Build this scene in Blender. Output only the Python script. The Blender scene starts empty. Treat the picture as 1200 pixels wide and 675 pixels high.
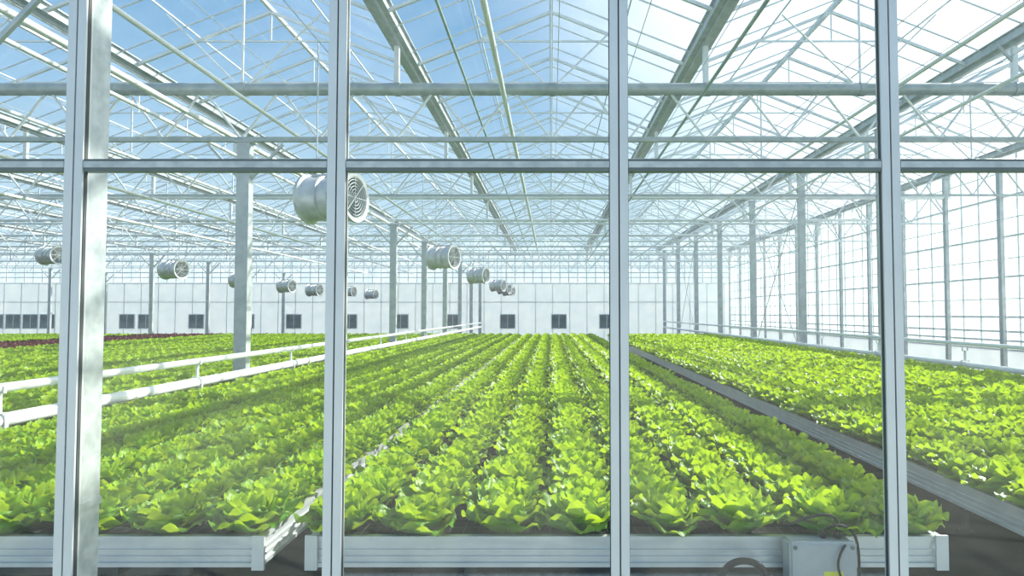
import bpy, math, random, bmesh
import numpy as np
from mathutils import Vector
random.seed(4)
C = bpy.context.scene.collection
CZ = 2.0          # camera height above the greenhouse floor
bpy.context.scene.view_settings.view_transform='Standard'

# ------------------------------------------------------------------ helpers
class MB:
    def __init__(s): s.v=[]; s.f=[]
    def box(s,x0,x1,y0,y1,z0,z1):
        b=len(s.v)
        s.v+=[(x0,y0,z0),(x1,y0,z0),(x1,y1,z0),(x0,y1,z0),(x0,y0,z1),(x1,y0,z1),(x1,y1,z1),(x0,y1,z1)]
        s.f+=[tuple(b+i for i in q) for q in((0,3,2,1),(4,5,6,7),(0,1,5,4),(1,2,6,5),(2,3,7,6),(3,0,4,7))]
    def ring(s,p,q,r,n,off=0.0,r2=None):
        p=Vector(p);q=Vector(q);d=(q-p).normalized()
        up=Vector((0,0,1)) if abs(d.z)<.95 else Vector((1,0,0))
        a=d.cross(up).normalized();c=a.cross(d).normalized()
        b=len(s.v); r2=r if r2 is None else r2
        for P,R in((p,r),(q,r2)):
            for i in range(n):
                t=off+2*math.pi*i/n
                s.v.append(tuple(P+a*R*math.cos(t)+c*R*math.sin(t)))
        for i in range(n):
            j=(i+1)%n
            s.f.append((b+i,b+j,b+n+j,b+n+i))
        s.f.append(tuple(b+i for i in reversed(range(n)))); s.f.append(tuple(b+n+i for i in range(n)))
    def cyl(s,p,q,r,n=10,r2=None): s.ring(p,q,r,n,0,r2)
    def bar(s,p,q,w): s.ring(p,q,w*.7071,4,math.pi/4)
    def tube(s,c,axis,prof,n=28):
        d=Vector(axis).normalized(); up=Vector((0,0,1)); a=d.cross(up).normalized(); e=a.cross(d)
        b=len(s.v); c=Vector(c)
        for (t,r) in prof:
            for i in range(n):
                an=2*math.pi*i/n
                s.v.append(tuple(c+d*t+a*r*math.cos(an)+e*r*math.sin(an)))
        for k in range(len(prof)-1):
            for i in range(n):
                j=(i+1)%n
                s.f.append((b+k*n+i,b+k*n+j,b+(k+1)*n+j,b+(k+1)*n+i))
    def mesh(s,name,mat,smooth=False):
        m=bpy.data.meshes.new(name); m.from_pydata(s.v,[],s.f); m.update()
        if smooth:
            m.polygons.foreach_set('use_smooth',[True]*len(m.polygons))
            try: m.set_sharp_from_angle(angle=math.radians(40))
            except Exception: pass
        m.materials.append(mat); return m

def obj(name,data,loc=(0,0,0),parent=None,**kw):
    o=bpy.data.objects.new(name,data); o.location=loc
    C.objects.link(o)
    if parent: o.parent=parent
    for k,v in kw.items(): o[k]=v
    return o
def thing(name,mb,mat,label,category,loc=(0,0,0),smooth=False,**kw):
    return obj(name,mb.mesh(name,mat,smooth),loc,label=label,category=category,**kw)
def struct(name,mb,mat,label='',loc=(0,0,0),**kw):
    o=obj(name,mb.mesh(name,mat),loc,kind='structure',**kw)
    if label: o['label']=label
    return o

def newmat(name):
    m=bpy.data.materials.new(name); m.use_nodes=True
    nt=m.node_tree; return m,nt,nt.nodes['Principled BSDF'],nt.nodes['Material Output']
def N(nt,t,**kw):
    n=nt.nodes.new(t)
    for k,v in kw.items(): setattr(n,k,v)
    return n
def metal(name,c1,c2,scale,metallic,rough,bump=0.0,trans=0.0):
    m,nt,p,o=newmat(name)
    tc=N(nt,'ShaderNodeTexCoord'); no=N(nt,'ShaderNodeTexNoise'); no.inputs['Scale'].default_value=scale; no.inputs['Detail'].default_value=4
    nt.links.new(tc.outputs['Object'],no.inputs['Vector'])
    r=N(nt,'ShaderNodeValToRGB'); r.color_ramp.elements[0].position=.35; r.color_ramp.elements[1].position=.65
    r.color_ramp.elements[0].color=(*c1,1); r.color_ramp.elements[1].color=(*c2,1)
    nt.links.new(no.outputs['Fac'],r.inputs['Fac']); nt.links.new(r.outputs['Color'],p.inputs['Base Color'])
    p.inputs['Metallic'].default_value=metallic; p.inputs['Roughness'].default_value=rough
    if bump:
        b=N(nt,'ShaderNodeBump'); b.inputs['Strength'].default_value=bump; b.inputs['Distance'].default_value=.01
        nt.links.new(no.outputs['Fac'],b.inputs['Height']); nt.links.new(b.outputs['Normal'],p.inputs['Normal'])
    if trans:
        t=N(nt,'ShaderNodeBsdfTranslucent'); nt.links.new(r.outputs['Color'],t.inputs['Color'])
        ms=N(nt,'ShaderNodeMixShader'); ms.inputs['Fac'].default_value=trans
        nt.links.new(p.outputs[0],ms.inputs[1]); nt.links.new(t.outputs[0],ms.inputs[2]); nt.links.new(ms.outputs[0],o.inputs['Surface'])
    return m
def glass(name,tint,haze,gloss,hcol=(.9,.95,1),sc=1.3,lo=.6,hi_=1.4):
    m,nt,p,o=newmat(name); nt.nodes.remove(p)
    t=N(nt,'ShaderNodeBsdfTransparent'); t.inputs['Color'].default_value=(*tint,1)
    g=N(nt,'ShaderNodeBsdfGlossy'); g.inputs['Roughness'].default_value=.03; g.inputs['Color'].default_value=(1,1,1,1)
    h=N(nt,'ShaderNodeBsdfTranslucent'); h.inputs['Color'].default_value=(*hcol,1)
    tc=N(nt,'ShaderNodeTexCoord'); no=N(nt,'ShaderNodeTexNoise'); no.inputs['Scale'].default_value=sc; no.inputs['Detail'].default_value=5
    nt.links.new(tc.outputs['Object'],no.inputs['Vector'])
    mr=N(nt,'ShaderNodeMapRange'); mr.inputs['From Min'].default_value=.35; mr.inputs['From Max'].default_value=.68
    mr.inputs['To Min'].default_value=haze*lo; mr.inputs['To Max'].default_value=haze*hi_
    nt.links.new(no.outputs['Fac'],mr.inputs['Value'])
    m1=N(nt,'ShaderNodeMixShader'); nt.links.new(mr.outputs['Result'],m1.inputs['Fac'])
    nt.links.new(t.outputs[0],m1.inputs[1]); nt.links.new(h.outputs[0],m1.inputs[2])
    m2=N(nt,'ShaderNodeMixShader'); m2.inputs['Fac'].default_value=gloss
    nt.links.new(m1.outputs[0],m2.inputs[1]); nt.links.new(g.outputs[0],m2.inputs[2])
    nt.links.new(m2.outputs[0],o.inputs['Surface']); return m

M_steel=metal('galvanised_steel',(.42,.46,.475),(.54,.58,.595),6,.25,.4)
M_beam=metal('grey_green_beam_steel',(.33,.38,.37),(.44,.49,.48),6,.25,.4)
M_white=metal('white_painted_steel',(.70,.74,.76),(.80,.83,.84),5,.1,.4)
M_alu=metal('aluminium_frame',(.62,.65,.66),(.70,.73,.74),3,.25,.35)
M_alud=metal('aluminium_dark',(.12,.15,.145),(.16,.20,.195),3,.3,.4)
M_galv=metal('spangled_galvanised',(.42,.46,.47),(.58,.62,.63),22,.35,.42,.1)
M_tray=metal('tray_aluminium',(.58,.62,.65),(.66,.70,.72),8,.4,.35)
M_fan=metal('fan_galvanised_sheet',(.50,.53,.55),(.66,.69,.70),7,.4,.38)
M_rub=metal('black_rubber',(.004,.004,.004),(.008,.008,.008),10,0,.6)
M_dark=metal('dark_gap',(.05,.06,.065),(.07,.08,.085),10,0,.6)
M_shadesteel=metal('shaded_bench_steel',(.04,.05,.055),(.07,.08,.085),8,.3,.5)  # steel darkened to carry the shade under the benches in its colour
M_pipe=metal('white_pipe_paint',(.82,.85,.86),(.90,.92,.92),4,0,.35)
M_box=metal('grey_plastic_box',(.40,.44,.45),(.44,.48,.49),20,0,.45)
M_yel=metal('yellow_sticker',(.75,.75,.05),(.8,.8,.06),20,0,.5)
M_panel=metal('white_translucent_panel',(.84,.88,.90),(.91,.93,.94),1.5,0,.6,0,.48)
M_green=metal('green_hose',(.30,.40,.34),(.36,.46,.38),5,0,.5)
M_roofglass=glass('roof_glass',(.94,.98,.985),.055,.03)
M_sideglass=glass('side_glass',(.86,.93,.94),.45,.03,(.68,.76,.77),.6,.5,1.4)  # translucent white mixed in, standing for sunlit hazy air
M_backglass=glass('back_glass',(.88,.94,.97),.22,.03,(.78,.85,.88))
M_frontglass=glass('front_glass',(.96,.985,.98),.012,.06,(1,1,1),1.8,.1,3.0)
M_winglass=metal('dark_window_glass',(.07,.11,.13),(.18,.25,.26),1.2,0,.1)
M_floor=metal('dark_concrete_floor',(.004,.005,.006),(.009,.011,.012),2.5,0,.85,.3)  # very dark, slightly uneven concrete tone over the whole floor
M_ground=metal('outside_ground',(.42,.46,.40),(.55,.58,.52),2.5,0,.9,.3)
m,nt,p,o=newmat('planting_bed_mesh')
tc=N(nt,'ShaderNodeTexCoord'); br=N(nt,'ShaderNodeTexBrick'); br.offset=0; br.inputs['Scale'].default_value=12
br.inputs['Color1'].default_value=(.006,.008,.006,1); br.inputs['Color2'].default_value=(.010,.012,.010,1); br.inputs['Mortar'].default_value=(.16,.18,.18,1)
br.inputs['Mortar Size'].default_value=.016; br.inputs['Brick Width'].default_value=.9; br.inputs['Row Height'].default_value=.9
nt.links.new(tc.outputs['Object'],br.inputs['Vector']); nt.links.new(br.outputs['Color'],p.inputs['Base Color']); p.inputs['Roughness'].default_value=.85
p.inputs['Specular IOR Level'].default_value=.1
M_bed=m

def lettuce_mat(name,inner,outer,rib,trans,tmix):
    m,nt,p,o=newmat(name)
    at=N(nt,'ShaderNodeAttribute'); at.attribute_name='leafdat'
    sep=N(nt,'ShaderNodeSeparateColor'); nt.links.new(at.outputs['Color'],sep.inputs[0])
    mx=N(nt,'ShaderNodeMix',data_type='RGBA'); mx.inputs[6].default_value=(*inner,1); mx.inputs[7].default_value=(*outer,1)
    nt.links.new(sep.outputs[0],mx.inputs[0])
    mr=N(nt,'ShaderNodeMapRange'); mr.inputs['From Min'].default_value=0; mr.inputs['From Max'].default_value=.10; mr.inputs['To Min'].default_value=.5; mr.inputs['To Max'].default_value=0
    nt.links.new(sep.outputs[1],mr.inputs['Value'])
    mx2=N(nt,'ShaderNodeMix',data_type='RGBA'); mx2.inputs[7].default_value=(*rib,1)
    nt.links.new(mr.outputs['Result'],mx2.inputs[0]); nt.links.new(mx.outputs[2],mx2.inputs[6])
    tc=N(nt,'ShaderNodeTexCoord'); no=N(nt,'ShaderNodeTexNoise'); no.inputs['Scale'].default_value=45; no.inputs['Detail'].default_value=3
    nt.links.new(tc.outputs['Object'],no.inputs['Vector'])
    hs=N(nt,'ShaderNodeHueSaturation')
    ad=N(nt,'ShaderNodeMath',operation='MULTIPLY_ADD'); ad.inputs[1].default_value=.5; ad.inputs[2].default_value=.48
    nt.links.new(no.outputs['Fac'],ad.inputs[0])
    oi=N(nt,'ShaderNodeObjectInfo'); ad2=N(nt,'ShaderNodeMath',operation='MULTIPLY_ADD'); ad2.inputs[1].default_value=.25
    nt.links.new(oi.outputs['Random'],ad2.inputs[0]); nt.links.new(ad.outputs[0],ad2.inputs[2])
    ad3=N(nt,'ShaderNodeMath',operation='MULTIPLY_ADD'); ad3.inputs[1].default_value=.3
    nt.links.new(sep.outputs[2],ad3.inputs[0]); nt.links.new(ad2.outputs[0],ad3.inputs[2])
    nt.links.new(ad3.outputs[0],hs.inputs['Value']); nt.links.new(mx2.outputs[2],hs.inputs['Color'])
    nt.links.new(hs.outputs[0],p.inputs['Base Color']); p.inputs['Roughness'].default_value=.36
    p.inputs['Specular IOR Level'].default_value=.35
    b=N(nt,'ShaderNodeBump'); b.inputs['Strength'].default_value=.55; b.inputs['Distance'].default_value=.011
    nt.links.new(no.outputs['Fac'],b.inputs['Height']); nt.links.new(b.outputs['Normal'],p.inputs['Normal'])
    tr=N(nt,'ShaderNodeBsdfTranslucent'); tr.inputs['Color'].default_value=(*trans,1)
    ms=N(nt,'ShaderNodeMixShader'); ms.inputs['Fac'].default_value=tmix
    nt.links.new(p.outputs[0],ms.inputs[1]); nt.links.new(tr.outputs[0],ms.inputs[2]); nt.links.new(ms.outputs[0],o.inputs['Surface'])
    return m
M_let=lettuce_mat('green_lettuce_leaf',(.34,.53,.025),(.07,.23,.006),(.34,.49,.09),(.52,.72,.008),.42)
M_red=lettuce_mat('red_lettuce_leaf',(.16,.04,.03),(.08,.02,.025),(.2,.10,.07),(.16,.025,.025),.25)

# ------------------------------------------------------------------ lettuce
def lettuce_arrays(seed,n,nu,nv,S=1.0):
    rg=random.Random(seed); V=[];F=[];D=[]
    for i in range(n):
        t=i/(n-1)
        az=i*2.39996+rg.uniform(-.22,.22); rnd=rg.random()
        L=(.165+.066*t)*rg.uniform(.93,1.07)*S
        W=(.080+.062*t)*rg.uniform(.92,1.12)*S
        q=t**.85
        p0=math.radians(88-74*q+rg.uniform(-4,4)); p1=math.radians(112-82*q+rg.uniform(-8,8)); curl=math.radians(rg.uniform(5,50))*min(1,.1+t*1.2)
        ph=rg.uniform(0,6.28); ph2=rg.uniform(0,6.28); fr=rg.uniform(10,14); amp=(.008+.011*t)*S
        er=(math.cos(az),math.sin(az)); et=(-er[1],er[0])
        K=30; A=[];PR=[];PZ=[]; r=.004+.014*t; z=0
        for k in range(K+1):
            v=k/K; cv=max(0,(v-.62)/.38); a=p0+(p1-p0)*v-curl*cv*cv
            A.append(a);PR.append(r);PZ.append(z); r+=math.cos(a)*L/K; z+=math.sin(a)*L/K
        base=len(V); tw=rg.uniform(-.25,.25); sk=rg.uniform(-.15,.15)
        for b in range(nv):
            v=b/(nv-1)
            w=W*(.28+.72*math.sin(min(1,v/.60)*math.pi/2))*(1-.22*max(0,(v-.60)/.40)**2)
            for c in range(nu):
                u=-1+2*c/(nu-1); au=abs(u)
                ve=v*(1-.46*au**2.4*v)*(1+.04*math.sin(9*u+ph)*v**3)
                kk=ve*K; k0=min(K-1,int(kk)); f=min(kk-k0,1)
                a=A[k0]*(1-f)+A[k0+1]*f; pr=PR[k0]*(1-f)+PR[k0+1]*f; pz=PZ[k0]*(1-f)+PZ[k0+1]*f
                nr,nz=-math.sin(a),math.cos(a)
                edge=max(au**3,v**5)
                d=.50*w*au**1.8*(1-.35*v*v*t)
                d+=amp*edge*math.sin(fr*v+7.5*u+ph)*min(1,v*2)
                d+=.003*S*math.sin(21*v+ph)*math.cos(9*u+ph2)*(1-edge)
                s=u*w*(1-.1*au); d+=tw*s*.5*v; s+=sk*w*v*v
                rr=pr+nr*d; zz=pz+nz*d
                V.append((er[0]*rr+et[0]*s,er[1]*rr+et[1]*s,max(zz,0.0)+.004)); D.append((t,au*(w/W+.1),rnd))
        for b in range(nv-1):
            for c in range(nu-1):
                k=base+b*nu+c; F.append((k,k+1,k+nu+1,k+nu))
    return np.array(V,np.float32),np.array(F,np.int32),np.array(D,np.float32)
def mesh_np(name,V,F,D,mat):
    m=bpy.data.meshes.new(name); m.vertices.add(len(V)); m.vertices.foreach_set('co',V.ravel())
    m.loops.add(F.size); m.loops.foreach_set('vertex_index',F.ravel())
    m.polygons.add(len(F)); m.polygons.foreach_set('loop_start',np.arange(0,F.size,4,dtype=np.int32))
    m.update(calc_edges=True)
    a=m.attributes.new('leafdat','FLOAT_COLOR','POINT'); col=np.ones((len(V),4),np.float32); col[:,:3]=D
    a.data.foreach_set('color',col.ravel()); m.materials.append(mat); m.validate()
    m.polygons.foreach_set('use_smooth',np.ones(len(m.polygons),dtype=bool)); m.update(); return m
hi=[mesh_np('lettuce_head',*lettuce_arrays(s,28,15,12),M_let) for s in (1,2,3,4,5,6,7,8)]
mid=[lettuce_arrays(s,19,7,6,1.02) for s in (11,12,13,14)]
low=[lettuce_arrays(s,12,5,4,1.04) for s in (21,22,23)]
RIM=.90; BEDZ=.865
YF=3.3; YE=31.0; PX=.375; PY=.335
def inview(x,y):
    px=646+770*x/y; return -45<px<1245
def heads(x0,x1,y0,y1):
    n=max(1,round((x1-x0-.10)/PX)); out=[]
    sx=(x1-x0-.24)/(n-1) if n>1 else 0
    y=y0+.11
    while y<y1-.15:
        for i in range(n):
            x=x0+.12+i*sx
            xx=x+random.uniform(-.018,.018); yy=y+random.uniform(-.02,.02)
            if inview(xx,yy): out.append((xx,yy,random.uniform(0,6.28),random.uniform(.96,1.13)))
        y+=PY
    return out
benches=[(-1.18,1.92,YF),(-4.50,-1.44,YF),(2.66,7.25,YF),(-8.2,-5.10,YF),(-11.6,-8.45,YF),(-15.0,-11.85,YF)]
green=[]
for b in benches: green+=heads(b[0],b[1],b[2],YE)
reds=[]
redb=[(-18.4,-15.25,YF)]
farb=[(-21.85,-18.70,YF),(-25.2,-22.1,YF)]
for b in redb: reds+=heads(b[0],b[1],b[2],YE)
for b in farb: green+=heads(b[0],b[1],b[2],YE)
green.sort(key=lambda h:(h[0]**2+h[1]**2))
for i,(x,y,r,s) in enumerate(green[:300]):
    o=bpy.data.objects.new('lettuce_head',hi[random.randrange(8)])
    o.location=(x,y,BEDZ+.002); o.rotation_euler=(random.uniform(-.07,.07),random.uniform(-.07,.07),r); o.scale=(s,s,s*random.uniform(1.0,1.2))
    C.objects.link(o)
    o['label']='bright green leafy lettuce head growing in a metal bench tray'; o['category']='lettuce'; o['group']='green lettuce heads on the growing benches'
def merged(name,hs,src,mat,label,cat):
    Vs=[];Fs=[];Ds=[];off=0
    for (x,y,r,s) in hs:
        V,F,D=src(y)
        c,sn=math.cos(r)*s,math.sin(r)*s
        W=np.empty_like(V); W[:,0]=V[:,0]*c-V[:,1]*sn+x; W[:,1]=V[:,0]*sn+V[:,1]*c+y; W[:,2]=V[:,2]*s*1.08+BEDZ+.002
        D2=D.copy(); D2[:,2]=np.clip(D2[:,2]*.6+random.random()*.6,0,1)
        Vs.append(W);Fs.append(F+off);Ds.append(D2);off+=len(V)
    m=mesh_np(name,np.concatenate(Vs),np.concatenate(Fs),np.concatenate(Ds),mat)
    o=obj(name,m,label=label,category=cat,kind='stuff'); return o
merged('lettuce_crop',green[300:],lambda y: random.choice(mid if y<17 else low),M_let,'rows of bright green lettuce filling the long growing benches','lettuce')
merged('red_lettuce_crop',reds,lambda y: random.choice(low),M_red,'dark red lettuce rows on far growing benches','red lettuce')
print('HEADS',len(green),len(reds))

# ------------------------------------------------------------------ benches
def bench(x0,x1,y0,y1,label):
    root=obj('growing_bench',None,((x0+x1)/2,y0,0),label=label,category='growing bench'); root.empty_display_size=.3
    w=(x1-x0)/2; L=y1-y0
    r=MB(); t=.022; h=.15
    for z0,z1,pr in((RIM-.022,RIM,.014),(RIM-.075,RIM-.065,.008),(RIM-.108,RIM-.098,.008),(RIM-h,RIM-h+.02,.014)):
        r.box(-w-pr,w+pr,-pr,0,z0,z1); r.box(-w-pr,-w,0,L,z0,z1); r.box(w,w+pr,0,L,z0,z1); r.box(-w-pr,w+pr,L,L+pr,z0,z1)
    r.box(-w,w,0,t,RIM-h,RIM-.001); r.box(-w,w,L-t,L,RIM-h,RIM-.001)
    r.box(-w,-w+t,t,L-t,RIM-h,RIM-.001); r.box(w-t,w,t,L-t,RIM-h,RIM-.001)
    obj('tray_rim',r.mesh('tray_rim',M_tray),parent=root)
    cc=MB()
    for sx in(-1,1):
        cc.box(sx*w-.03,sx*w+.03,-.03,-.0145,RIM-h-.01,RIM+.008)
    obj('corner_cap',cc.mesh('corner_cap',M_alu),parent=root)
    b=MB(); b.box(-w+t,w-t,t,L-t,BEDZ-.03,BEDZ); obj('planting_bed',b.mesh('planting_bed',M_bed),parent=root)
    s=MB()
    for sx in(-w*.5,w*.5): s.box(sx-.03,sx+.03,.05,L-.05,RIM-h-.07,RIM-h)
    obj('support_rail',s.mesh('support_rail',M_shadesteel),parent=root)
    lm=MB(); lm.box(-w*.7,w*.7,-.025,.025,RIM-h-.12,RIM-h-.07)
    for sx in(-w*.5,w*.5): lm.box(sx-.025,sx+.025,-.025,.025,0.01,RIM-h-.12); lm.box(sx-.06,sx+.06,-.06,.06,0,.012)
    me=lm.mesh('leg_frame',M_shadesteel)
    y=.22
    while y<min(L,20):
        obj('leg_frame',me,(0,y,0),parent=root); y+=2.6
bench(-1.18,1.92,YF,YE,'long aluminium growing bench with lettuces beside a dark aisle')
bench(-4.50,-1.44,YF,YE,'long aluminium growing bench with lettuces beside white heating pipes')
bench(2.66,7.25,YF,YE,'wide aluminium growing bench with lettuces near the steel columns')
for b in benches[3:]+farb: bench(b[0],b[1],YF,YE,'aluminium growing bench with green lettuces beyond the heating pipes')
for b in redb: bench(b[0],b[1],YF,YE,'aluminium growing bench planted with dark red lettuce')

# ------------------------------------------------------------------ shell
XL,XR,Y0,Y1=-42.5,12.5,2.2,46.0
GZ=CZ+4.4; RZ=CZ+5.4
b=MB(); b.box(XL,XR,Y0-.15,Y1,-.1,0); struct('floor',b,M_floor,'dark concrete floor')
b=MB(); b.box(-150,150,-40,200,-.35,-.102); struct('ground',b,M_ground,'pale ground outside the greenhouse')
gut=[XL+5*i for i in range(12)]
NB=11
k=0
for i in range(NB):
    x0=gut[i]; xm=x0+2.5; x1=x0+5
    g=MB(); g.v=[(x0,Y0,GZ+.05),(xm,Y0,RZ+.05),(x1,Y0,GZ+.05),(x0,Y1,GZ+.05),(xm,Y1,RZ+.05),(x1,Y1,GZ+.05)]; g.f=[(0,1,4,3),(1,2,5,4)]
    o=struct('ceiling' ,g,M_roofglass,'clear glass gable roof of the greenhouse')
    t=MB(); y=Y0+.5
    while y<Y1:
        t.bar((x0,y,GZ+.03),(xm,y,RZ+.03),.022); t.bar((xm,y,RZ+.03),(x1,y,GZ+.03),.022); y+=1.05
    t.bar((xm,Y0,RZ+.02),(xm,Y1,RZ+.02),.06)
    t.bar((x0+1.25,Y0,GZ+.5),(x0+1.25,Y1,GZ+.5),.022); t.bar((x1-1.25,Y0,GZ+.5),(x1-1.25,Y1,GZ+.5),.022)
    k+=1; struct('trim_%d'%k,t,M_white,'white ridge and glazing bars of a roof bay')
for x in gut:
    g=MB(); L=Y1-Y0
    g.box(-.14,.14,0,L,-.02,.0); g.box(-.14,-.125,0,L,0,.12); g.box(.125,.14,0,L,0,.12); g.box(-.18,-.14,0,L,.10,.12); g.box(.14,.18,0,L,.10,.12)
    g.box(-.04,.04,0,L,-.08,-.02)
    thing('roof_gutter',g,M_steel,'long galvanised steel gutter beam between two roof bays','gutter beam',(x,Y0,GZ),group='roof gutters')
rm=MB(); rm.bar((-2.45,0,0),(0,0,.98),.05); rm.bar((0,0,.98),(2.45,0,0),.05); rm.bar((-1.3,0,.45),(1.3,0,.45),.028); rm.bar((0,0,.45),(0,0,.95),.022)
rme=rm.mesh('roof_rafter',M_white)
for i in range(NB):
    y=Y0+.95
    while y<Y1-1:
        obj('roof_rafter',rme,(gut[i]+2.5,y,GZ),label='white steel gable rafter pair under the roof glass',category='rafter',group='roof rafters'); y+=2.1
BC=CZ+2.8; TC=CZ+3.62
def girder(y):
    root=obj('lattice_girder',None,(0,y,0),label='galvanised steel lattice girder spanning the greenhouse with zigzag web',category='girder',group='roof lattice girders')
    near=y<12; mt=M_beam if near else (M_steel if y<17 else M_white)  # girders turn paler with distance: air haze put into the steel colour
    r1=.10 if near else .055
    a=MB(); a.cyl((XL,0,TC),(XR,0,TC),r1,20)
    for i in range(11):
        for dx in (0,2.5):
            x=gut[i]+dx+.02; a.cyl((x-.05,0,TC),(x+.05,0,TC),r1+.012,20)
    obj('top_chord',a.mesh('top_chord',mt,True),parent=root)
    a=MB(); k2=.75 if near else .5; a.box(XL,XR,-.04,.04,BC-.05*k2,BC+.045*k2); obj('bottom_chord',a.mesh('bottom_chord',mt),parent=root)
    w=MB(); n=int((XR-XL)/1.25); s=(XR-XL)/n
    for i in range(n):
        x=XL+i*s
        w.cyl((x,0,BC),(x+s/2,0,TC),.02,6); w.cyl((x+s/2,0,TC),(x+s,0,BC),.02,6)
    obj('zigzag_web',w.mesh('zigzag_web',M_white),parent=root)
    v=MB()
    for x in gut: v.box(x-.04,x+.04,-.04,.04,TC+.04,GZ-.08)
    for x in gut[:-1]:
        v.cyl((x+2.5,0,TC),(x+2.5,0,RZ),.02,6); v.cyl((x+2.5,0,TC),(x+1.25,0,GZ+.45),.016,6); v.cyl((x+2.5,0,TC),(x+3.75,0,GZ+.45),.016,6)
    obj('roof_strut',v.mesh('roof_strut',M_white),parent=root)
GY=[5.5+5*i for i in range(9)]
for y in GY: girder(y)
def column(x,y,top,label,w=.2):
    c=MB(); a=w/2; c.box(-a,a,-a*.8,a*.8,.02,top); c.box(-a*1.2,a*1.2,-a*1.5,a*1.5,0,.02)
    c.box(-a*1.5,a*1.5,-a,a,top-.02,top)
    for s in(-1,1): c.bar((s*a*.9,0,top-.6),(s*(a+.5),0,top-.04),.04)
    thing('steel_column',c,M_steel,label,'steel column',(x,y,0),group='greenhouse columns')
for y in GY:
    column(-4.93,y,BC-.04,'tall galvanised steel column beside the white heating pipes')
    column(7.84,y,GZ-.02,'tall galvanised steel column beside the lettuce bench')
    for x in(-18.55,-30.9): column(x,y,BC-.04,'galvanised steel column among the far benches',.17)
for (ya,yb) in((20.5,25.5),(35.5,40.5)):
    c=MB(); c.cyl((7.84,ya+.1,.6),(7.84,yb-.1,5.9),.014,6); c.cyl((7.84,yb-.1,.6),(7.84,ya+.1,5.9),.014,6)
    thing('cross_brace',c,M_steel,'thin crossed steel rods bracing two columns','brace')
def sidewall(x,nm,lab,dy):
    w=MB(); w.box(x-.02,x+.02,Y0,Y1,0,1.0); struct('wall_'+nm,w,M_panel,'low white panel base of the glass side wall')
    g=MB(); g.v=[(x,Y0,1.0),(x,Y1,1.0),(x,Y1,GZ),(x,Y0,GZ)]; g.f=[(0,1,2,3)]; struct('window_%d'%lab,g,M_sideglass,'glass side wall panes with air haze put into the glass')
    t=MB(); y=Y0+.1
    while y<Y1: t.box(x-.025,x+.02,y-.011,y+.011,1.0,GZ); y+=dy
    for z in(2.4,3.5,4.6,5.9): t.box(x-.02,x+.02,Y0,Y1,z-.011,z+.011)
    for z in(1.0,1.25,1.5,1.9,3.0,4.1,5.2): t.box(x-.05,x+.03,Y0,Y1,z-.024,z+.024)
    struct('trim_%d'%(lab),t,M_white,'pale mullion grid of the side wall')
sidewall(XR-.01,'right',40,.8); sidewall(XL+.01,'left',41,2.5)
for y in np.arange(5.5,46,2.5):
    c=MB(); c.box(-.05,.05,-.07,.07,0,GZ-.15); c.bar((0,.07,GZ-1.2),(0,1.0,GZ-.2),.04)
    thing('side_post',c,M_steel,'steel post along the glass side wall','wall post',(XR-.14,float(y),0),group='side wall posts')
w=MB(); w.box(XL,XR,Y1,Y1+.1,0,CZ+2.1); struct('wall_back',w,M_panel,'white panelled translucent wall at the far end')
t=MB()
x=XL+.6
while x<XR: t.box(x-.02,x+.02,Y1-.03,Y1,0,CZ+2.1); x+=1.2
t.box(XL,XR,Y1-.05,Y1,CZ+2.05,CZ+2.12); t.box(XL,XR,Y1-.03,Y1,CZ+.75,CZ+.81)
struct('trim_50',t,M_white,'vertical seams of the white end wall')
g=MB(); g.v=[(XL,Y1,CZ+2.1),(XR,Y1,CZ+2.1),(XR,Y1,GZ),(XL,Y1,GZ)]; g.f=[(0,1,2,3)]
for x in gut[:-1]:
    b0=len(g.v); g.v+=[(x,Y1,GZ),(x+5,Y1,GZ),(x+2.5,Y1,RZ)]; g.f.append((b0,b0+1,b0+2))
struct('window_60',g,M_backglass,'glazed gables above the end wall')
t=MB(); x=XL+.6
while x<XR: t.box(x-.03,x+.03,Y1-.04,Y1-.01,CZ+2.15,GZ); x+=.625
for z in(2.5,2.85,3.3,3.8): t.box(XL,XR,Y1-.06,Y1-.01,CZ+z-.03,CZ+z+.03)
t.box(XL,XR,Y1-.05,Y1,GZ-.05,GZ+.03); struct('trim_51',t,M_white,'white bars of the end gable glazing')
i=0
for px in(-3,17,37,57,115,150,172,231,290,345,410,470,531,595,655,711):
    x=(px-646)*46/770; i+=1
    r=obj('window_%d'%i,None,(x,Y1-.05,CZ-.57),kind='structure',label='small dark window in the white end wall')
    f=MB(); f.box(-.55,.55,-.03,.03,-.52,-.46); f.box(-.55,.55,-.03,.03,.46,.52); f.box(-.55,-.49,-.03,.03,-.46,.46); f.box(.49,.55,-.03,.03,-.46,.46); f.box(-.02,.02,-.02,.02,-.46,.46)
    obj('window_frame',f.mesh('window_frame',M_white),parent=r)
    f=MB(); f.box(-.49,.49,-.005,.02,-.46,.46); obj('window_pane',f.mesh('window_pane',M_winglass),parent=r)

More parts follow.
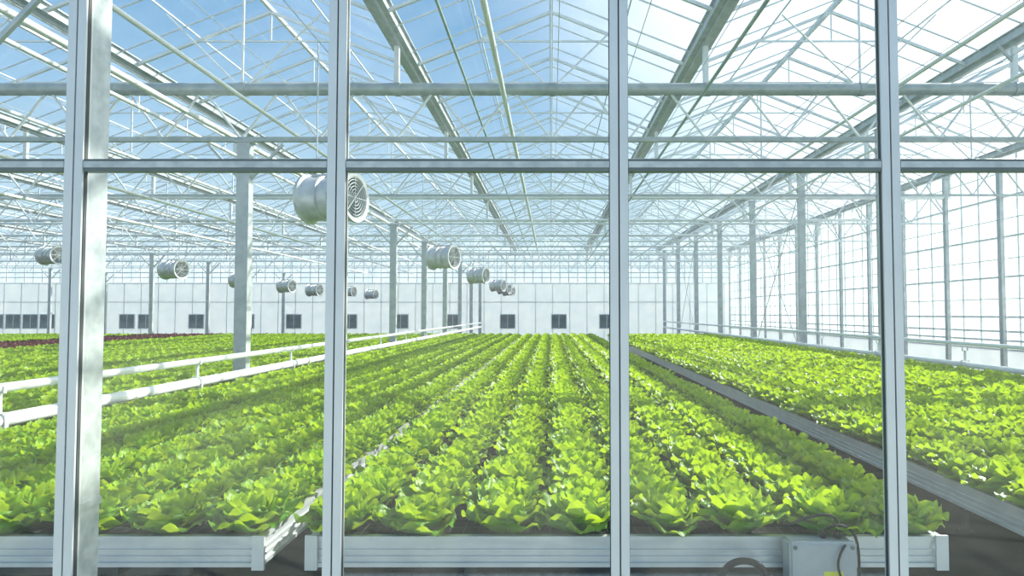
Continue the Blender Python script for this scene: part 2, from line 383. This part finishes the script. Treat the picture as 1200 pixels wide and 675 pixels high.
# ------------------------------------------------------------------ longitudinal pipes under the roof
def lpipe(x,z,r,mat,label,cat='pipe',y0=2.6,y1=45.8):
    c=MB(); c.cyl((0,0,0),(0,y1-y0,0),r,12); thing('overhead_pipe',c,mat,label,cat,(x,y0,CZ+z),smooth=True)
lpipe(-.74,3.40,.04,M_pipe,'long white overhead pipe under the girders')
lpipe(-1.25,3.40,.018,M_green,'thin greenish overhead irrigation hose')
lpipe(2.35,3.40,.025,M_green,'thin overhead irrigation pipe under the roof')
for x,z,r in((-4.3,3.0,.03),(-5.6,3.1,.045),(-6.2,3.1,.03),(-8.6,3.2,.03),(-9.5,2.72,.04),(-12.5,2.72,.04),(5.2,3.4,.03),(6.6,3.35,.03)):
    lpipe(x,z,r,M_pipe,'long white overhead pipe running beneath the roof girders')
wm=MB(); wm.cyl((0,0,0),(0,43,0),.006,5); wme=wm.mesh('screen_wire',M_steel)
for i in range(22):
    obj('screen_wire',wme,(-12+i*1.1,2.7,CZ+3.74),label='thin steel support wire for the shade screen',category='wire',group='screen support wires')
def hpipe(x,z,r,lab):
    c=MB(); c.cyl((0,0,0),(0,41,0),r,20); thing('heating_pipe',c,M_pipe,lab,'heating pipe',(x,3.0,CZ+z),smooth=True)
hpipe(-4.72,-.64,.04,'slim white heating pipe beside the lettuce bench')
hpipe(-4.72,-.92,.062,'thick white heating pipe beside the lettuce bench')
hpipe(7.50,-.55,.035,'slim white heating pipe along the steel columns')
hpipe(7.50,-.93,.05,'thick white heating pipe along the steel columns')
sm=MB(); sm.box(-.02,.02,-.02,.02,0,CZ-.985); sm.box(-.012,.012,-.02,.02,CZ-.86,CZ-.68)
sm.box(.064,.072,-.02,.02,CZ-.98,CZ-.86); sm.box(-.072,-.064,-.02,.02,CZ-.98,CZ-.86); sm.box(-.072,.072,-.02,.02,CZ-.858,CZ-.85); sm.box(-.072,.072,-.02,.02,CZ-.99,CZ-.982)
sm.box(-.045,.045,-.015,.015,CZ-.685,CZ-.68); sm.box(-.05,-.042,-.015,.015,CZ-.685,CZ-.62); sm.box(.042,.05,-.015,.015,CZ-.685,CZ-.62); sm.box(-.06,.06,-.08,.08,0,.015)
sme=sm.mesh('pipe_support',M_white)
for x in(-4.72,7.50):
    for i in range(8):
        obj('pipe_support',sme,(x,5.65+i*3.15,0),label='white metal bracket holding the two heating pipes',category='pipe bracket',group='heating pipe brackets')

# ------------------------------------------------------------------ fans
R=.29;LN=.66
hb=MB(); hb.tube((0,0,0),(1,0,0),[(-LN/2,R-.03),(-LN/2-.01,R+.015),(-LN/2+.03,R+.02),(-LN/2+.05,R-.01),(-.10,R-.035),(-.09,R-.01),(-.07,R-.01),(-.06,R-.035),(.06,R-.035),(.07,R-.01),(.09,R-.01),(.10,R-.035),(LN/2-.05,R-.01),(LN/2-.03,R+.02),(LN/2+.01,R+.015),(LN/2,R-.03),(.0,R-.05),(-LN/2,R-.03)],36)
hbm=hb.mesh('fan_housing',M_fan,True)
gr=MB()
for k in(.06,.10,.14,.18,.22,.25):
    for sx in(-1,1):
        for a in range(24):
            t0=2*math.pi*a/24;t1=2*math.pi*(a+1)/24
            gr.cyl((sx*(LN/2-.005),k*math.cos(t0),k*math.sin(t0)),(sx*(LN/2-.005),k*math.cos(t1),k*math.sin(t1)),.004,4)
for sx in(-1,1):
    for a in range(8):
        t0=math.pi*a/4; gr.cyl((sx*(LN/2-.005),0,0),(sx*(LN/2-.005),(R-.03)*math.cos(t0),(R-.03)*math.sin(t0)),.005,4)
grm=gr.mesh('fan_grille',M_white)
mo=MB(); mo.tube((.1,0,0),(1,0,0),[(-.14,0.001),(-.14,.09),(-.1,.11),(.1,.11),(.14,.08),(.14,.001)],20); mom=mo.mesh('fan_motor',M_alud,True)
bl=MB()
for a in range(6):
    t=a*math.pi/3; c,s=math.cos(t),math.sin(t); b0=len(bl.v)
    for (rr,ww,xx) in((.07,.04,.03),(.15,.07,.035),(.235,.08,.03)):
        for sg in(-1,1): bl.v.append((.17+sg*xx,rr*c-sg*ww*s,rr*s+sg*ww*c))
    bl.f+=[(b0,b0+1,b0+3,b0+2),(b0+2,b0+3,b0+5,b0+4)]
blm=bl.mesh('fan_blades',M_alud)
def fan(x,y,z,lab,rot=-24):
    r=obj('circulation_fan',None,(x,y,CZ+z),label=lab,category='ventilation fan',group='hanging circulation fans'); r.rotation_euler=(0,0,math.radians(rot))
    obj('fan_housing',hbm,parent=r); obj('fan_grille',grm,parent=r); obj('fan_motor',mom,parent=r); obj('fan_blades',blm,parent=r)
    h=MB(); top=3.4-z
    for sx in(-.22,.22): h.cyl((sx,0,R-.02),(sx,0,top),.008,6)
    h.box(-.28,.28,-.02,.02,R-.01,R+.02)
    obj('hanger_rod',h.mesh('hanger_rod',M_steel),parent=r)
fan(-2.72,8.1,1.42,'large galvanised cylindrical circulation fan hanging from rods',-14)
for y in(16.5,24.5,33.5,38,42): fan(-2.72,y,1.40,'galvanised cylindrical circulation fan hanging above the lettuces')
for x,y,z in((-16,21,1.85),(-11.8,20.5,1.36),(-12.8,27,1.35),(-12.3,30.5,1.25),(-11.9,33,1.15),(-11.7,38,1.25),(-11.5,42,1.2)): fan(x,y,z,'galvanised cylindrical circulation fan hanging over the far benches',-18)

# ------------------------------------------------------------------ front glass partition
FX=[-3.22,-2.37,-1.525,-.686,.216,1.085,1.95,2.82]
TB=CZ+.475; YM=2.08; DM=.032
for i,x in enumerate(FX):
    mroot=obj('trim_%d'%(70+i),None,(x,YM,0),kind='structure',label='aluminium window mullion with a dark rubber gasket line')
    a=MB(); w=.029
    a.box(-w,-.0025,0,DM,0,GZ-.15); a.box(.0025,w,0,DM,0,GZ-.15)
    obj('mullion_profile',a.mesh('mullion_profile',M_alu),parent=mroot)
    g=MB(); g.box(-.0025,.0025,.006,DM-.004,0,GZ-.15); g.box(-w-.0018,-w,.008,DM-.010,0,GZ-.15); g.box(w,w+.0018,.008,DM-.010,0,GZ-.15); obj('gasket',g.mesh('gasket',M_dark),parent=mroot)
for i in range(len(FX)-1):
    a=FX[i]+.031; b=FX[i+1]-.031
    t=MB(); t.box(a,b,YM,YM+DM,TB-.010,TB+.010); struct('trim_%d'%(80+i),t,M_galv,'aluminium window transom')
    t=MB(); t.box(a,b,YM+.003,YM+DM-.002,TB-.022,TB-.0101); t.box(a,b,YM+.003,YM+DM-.002,TB+.0101,TB+.018); struct('trim_%d'%(90+i),t,M_alud,'dark greenish transom edge and seal')
    t=MB(); t.box(a,b,YM,YM+.1,.0,.25); struct('baseboard_%d'%(i+1),t,M_panel,'low base sill of the partition')
    for j,(z0,z1) in enumerate(((.25,TB-.022),(TB+.018,GZ-.15))):
        g=MB(); yy=YM+.016; g.v=[(a,yy,z0),(b,yy,z0),(b,yy,z1),(a,yy,z1)]; g.f=[(0,1,2,3)]
        struct('window_%d'%(100+2*i+j),g,M_frontglass,'large clear glass partition pane')
c=MB(); c.box(-.03,.03,-.05,.05,.02,GZ-.2); c.box(-.08,.08,-.05,.09,0,.02)
for z in(CZ+.50,CZ-.62): c.box(-.033,.034,-.05,.054,z-.012,z+.012)
thing('partition_column',c,M_galv,'mottled galvanised steel column fixed behind a window mullion','steel column',(-1.535,YM+DM+.052,0))

# ------------------------------------------------------------------ control box
def rbox(sx,sy,sz,bev,mat,name):
    bm=bmesh.new(); bmesh.ops.create_cube(bm,size=1); bmesh.ops.scale(bm,vec=(sx,sy,sz),verts=bm.verts)
    bmesh.ops.bevel(bm,geom=bm.edges[:],offset=bev,segments=3,affect='EDGES'); m=bpy.data.meshes.new(name); bm.to_mesh(m); bm.free(); m.materials.append(mat)
    for p in m.polygons: p.use_smooth=True
    try: m.set_sharp_from_angle(angle=math.radians(35))
    except Exception: pass
    return m
root=obj('control_box',None,(1.285,3.222,CZ-1.25),label='grey plastic electrical control box with black cables at the bench end',category='control box')
obj('box_body',rbox(.31,.09,.33,.012,M_box,'box_body'),parent=root)
obj('box_lid',rbox(.32,.035,.34,.012,M_box,'box_lid'),(0,-.062,0),parent=root)
s=MB()
for sx in(-.135,.135):
    for sz in(-.145,.145): s.cyl((sx,-.084,sz),(sx,-.079,sz),.010,12)
obj('screw',s.mesh('screw',M_alud),parent=root)
s=MB(); s.box(.0,.09,-.082,-.0796,-.02,.035); obj('sticker',s.mesh('sticker',M_yel),parent=root)
s=MB(); s.cyl((.10,0,.165),(.10,0,.195),.018,12); s.cyl((.03,0,.165),(.03,0,.195),.014,12); obj('cable_gland',s.mesh('cable_gland',M_rub),parent=root)
def cable(name,pts,r,parent=None,mat=M_rub,**kw):
    cu=bpy.data.curves.new(name,'CURVE'); cu.dimensions='3D'; cu.bevel_depth=r; cu.bevel_resolution=3
    sp=cu.splines.new('NURBS'); sp.points.add(len(pts)-1); sp.use_endpoint_u=True; sp.order_u=4
    for q,p in zip(sp.points,pts): q.co=(*p,1)
    cu.materials.append(mat)
    tmp=bpy.data.objects.new(name,cu); C.objects.link(tmp); dg=bpy.context.evaluated_depsgraph_get()
    me=bpy.data.meshes.new_from_object(tmp.evaluated_get(dg)); bpy.data.objects.remove(tmp)
    for p in me.polygons: p.use_smooth=True
    return obj(name,me,parent=parent,**kw)
cable('cable',[(.10,0,.19),(.11,0,.27),(.02,-.02,.29),(-.10,-.01,.25),(-.14,.0,.22),(-.17,.05,.21)],.007,root)
cable('cable',[(.03,0,.19),(.04,-.05,.245),(.13,-.06,.25),(.19,-.03,.16),(.20,-.01,.0),(.19,.0,-.2)],.007,root)
cable('cable',[(.10,-.085,.16),(.04,-.11,.10),(.06,-.11,.02),(.12,-.1,-.1),(.13,-.075,-.2)],.006,root)
cable('drain_hose',[(.78,3.16,.0),(.78,3.16,.66),(.80,3.16,.80),(.91,3.15,.845),(1.02,3.16,.80),(1.04,3.18,.66),(1.04,3.18,.3),(1.04,3.2,0.0)],.016,label='black rubber hose arching below the bench rim',category='hose')
c=MB(); c.cyl((-1.1,3.36,0),(1.75,3.36,0),.035,14)
for x in(-.9,1.6): c.box(x-.02,x+.02,3.34,3.38,-.655,-.03)
thing('service_pipe',c,M_galv,'grey service pipe beneath the bench end','pipe',(0,.0,.66),smooth=True)

# ------------------------------------------------------------------ light
S=Vector((.645,.452,.60)).normalized()
sl=bpy.data.lights.new('sun','SUN'); sl.energy=9.5; sl.angle=math.radians(.6); sl.color=(1,.94,.83)
so=bpy.data.objects.new('sun',sl); so.rotation_euler=S.to_track_quat('Z','Y').to_euler(); so.location=(20,10,30); C.objects.link(so)
w=bpy.data.worlds.new('World'); bpy.context.scene.world=w; w.use_nodes=True; nt=w.node_tree
bg=nt.nodes['Background']; tc=N(nt,'ShaderNodeTexCoord')
nm=N(nt,'ShaderNodeVectorMath',operation='NORMALIZE'); nt.links.new(tc.outputs['Generated'],nm.inputs[0])
sp=N(nt,'ShaderNodeSeparateXYZ'); nt.links.new(nm.outputs[0],sp.inputs[0])
cr=N(nt,'ShaderNodeValToRGB'); e=cr.color_ramp.elements
e[0].position=0; e[0].color=(.78,.89,.97,1); e[1].position=.75; e[1].color=(.10,.25,.54,1)
for pos,col in((.12,(.62,.82,.96)),(.28,(.36,.60,.86)),(.45,(.19,.42,.73))):
    q=e.new(pos); q.color=(*col,1)
nt.links.new(sp.outputs[2],cr.inputs['Fac'])
dt=N(nt,'ShaderNodeVectorMath',operation='DOT_PRODUCT'); dt.inputs[1].default_value=S; nt.links.new(nm.outputs[0],dt.inputs[0])
mr=N(nt,'ShaderNodeMapRange'); mr.interpolation_type='SMOOTHSTEP'
mr.inputs['From Min'].default_value=.57; mr.inputs['From Max'].default_value=1.0
nt.links.new(dt.outputs['Value'],mr.inputs['Value'])
mx=N(nt,'ShaderNodeMix',data_type='RGBA'); mx.inputs[7].default_value=(2.2,2.2,2.1,1)
nt.links.new(mr.outputs['Result'],mx.inputs[0]); nt.links.new(cr.outputs['Color'],mx.inputs[6])
nt.links.new(mx.outputs[2],bg.inputs['Color']); bg.inputs['Strength'].default_value=1.0

# ------------------------------------------------------------------ camera
cd=bpy.data.cameras.new('camera'); cd.sensor_width=36; cd.lens=36*770/1200; cd.shift_x=-46/1200; cd.clip_end=500
co=bpy.data.objects.new('camera',cd); co.location=(0,0,CZ); co.rotation_euler=(math.radians(90+2.2),0,0); C.objects.link(co)
bpy.context.scene.camera=co
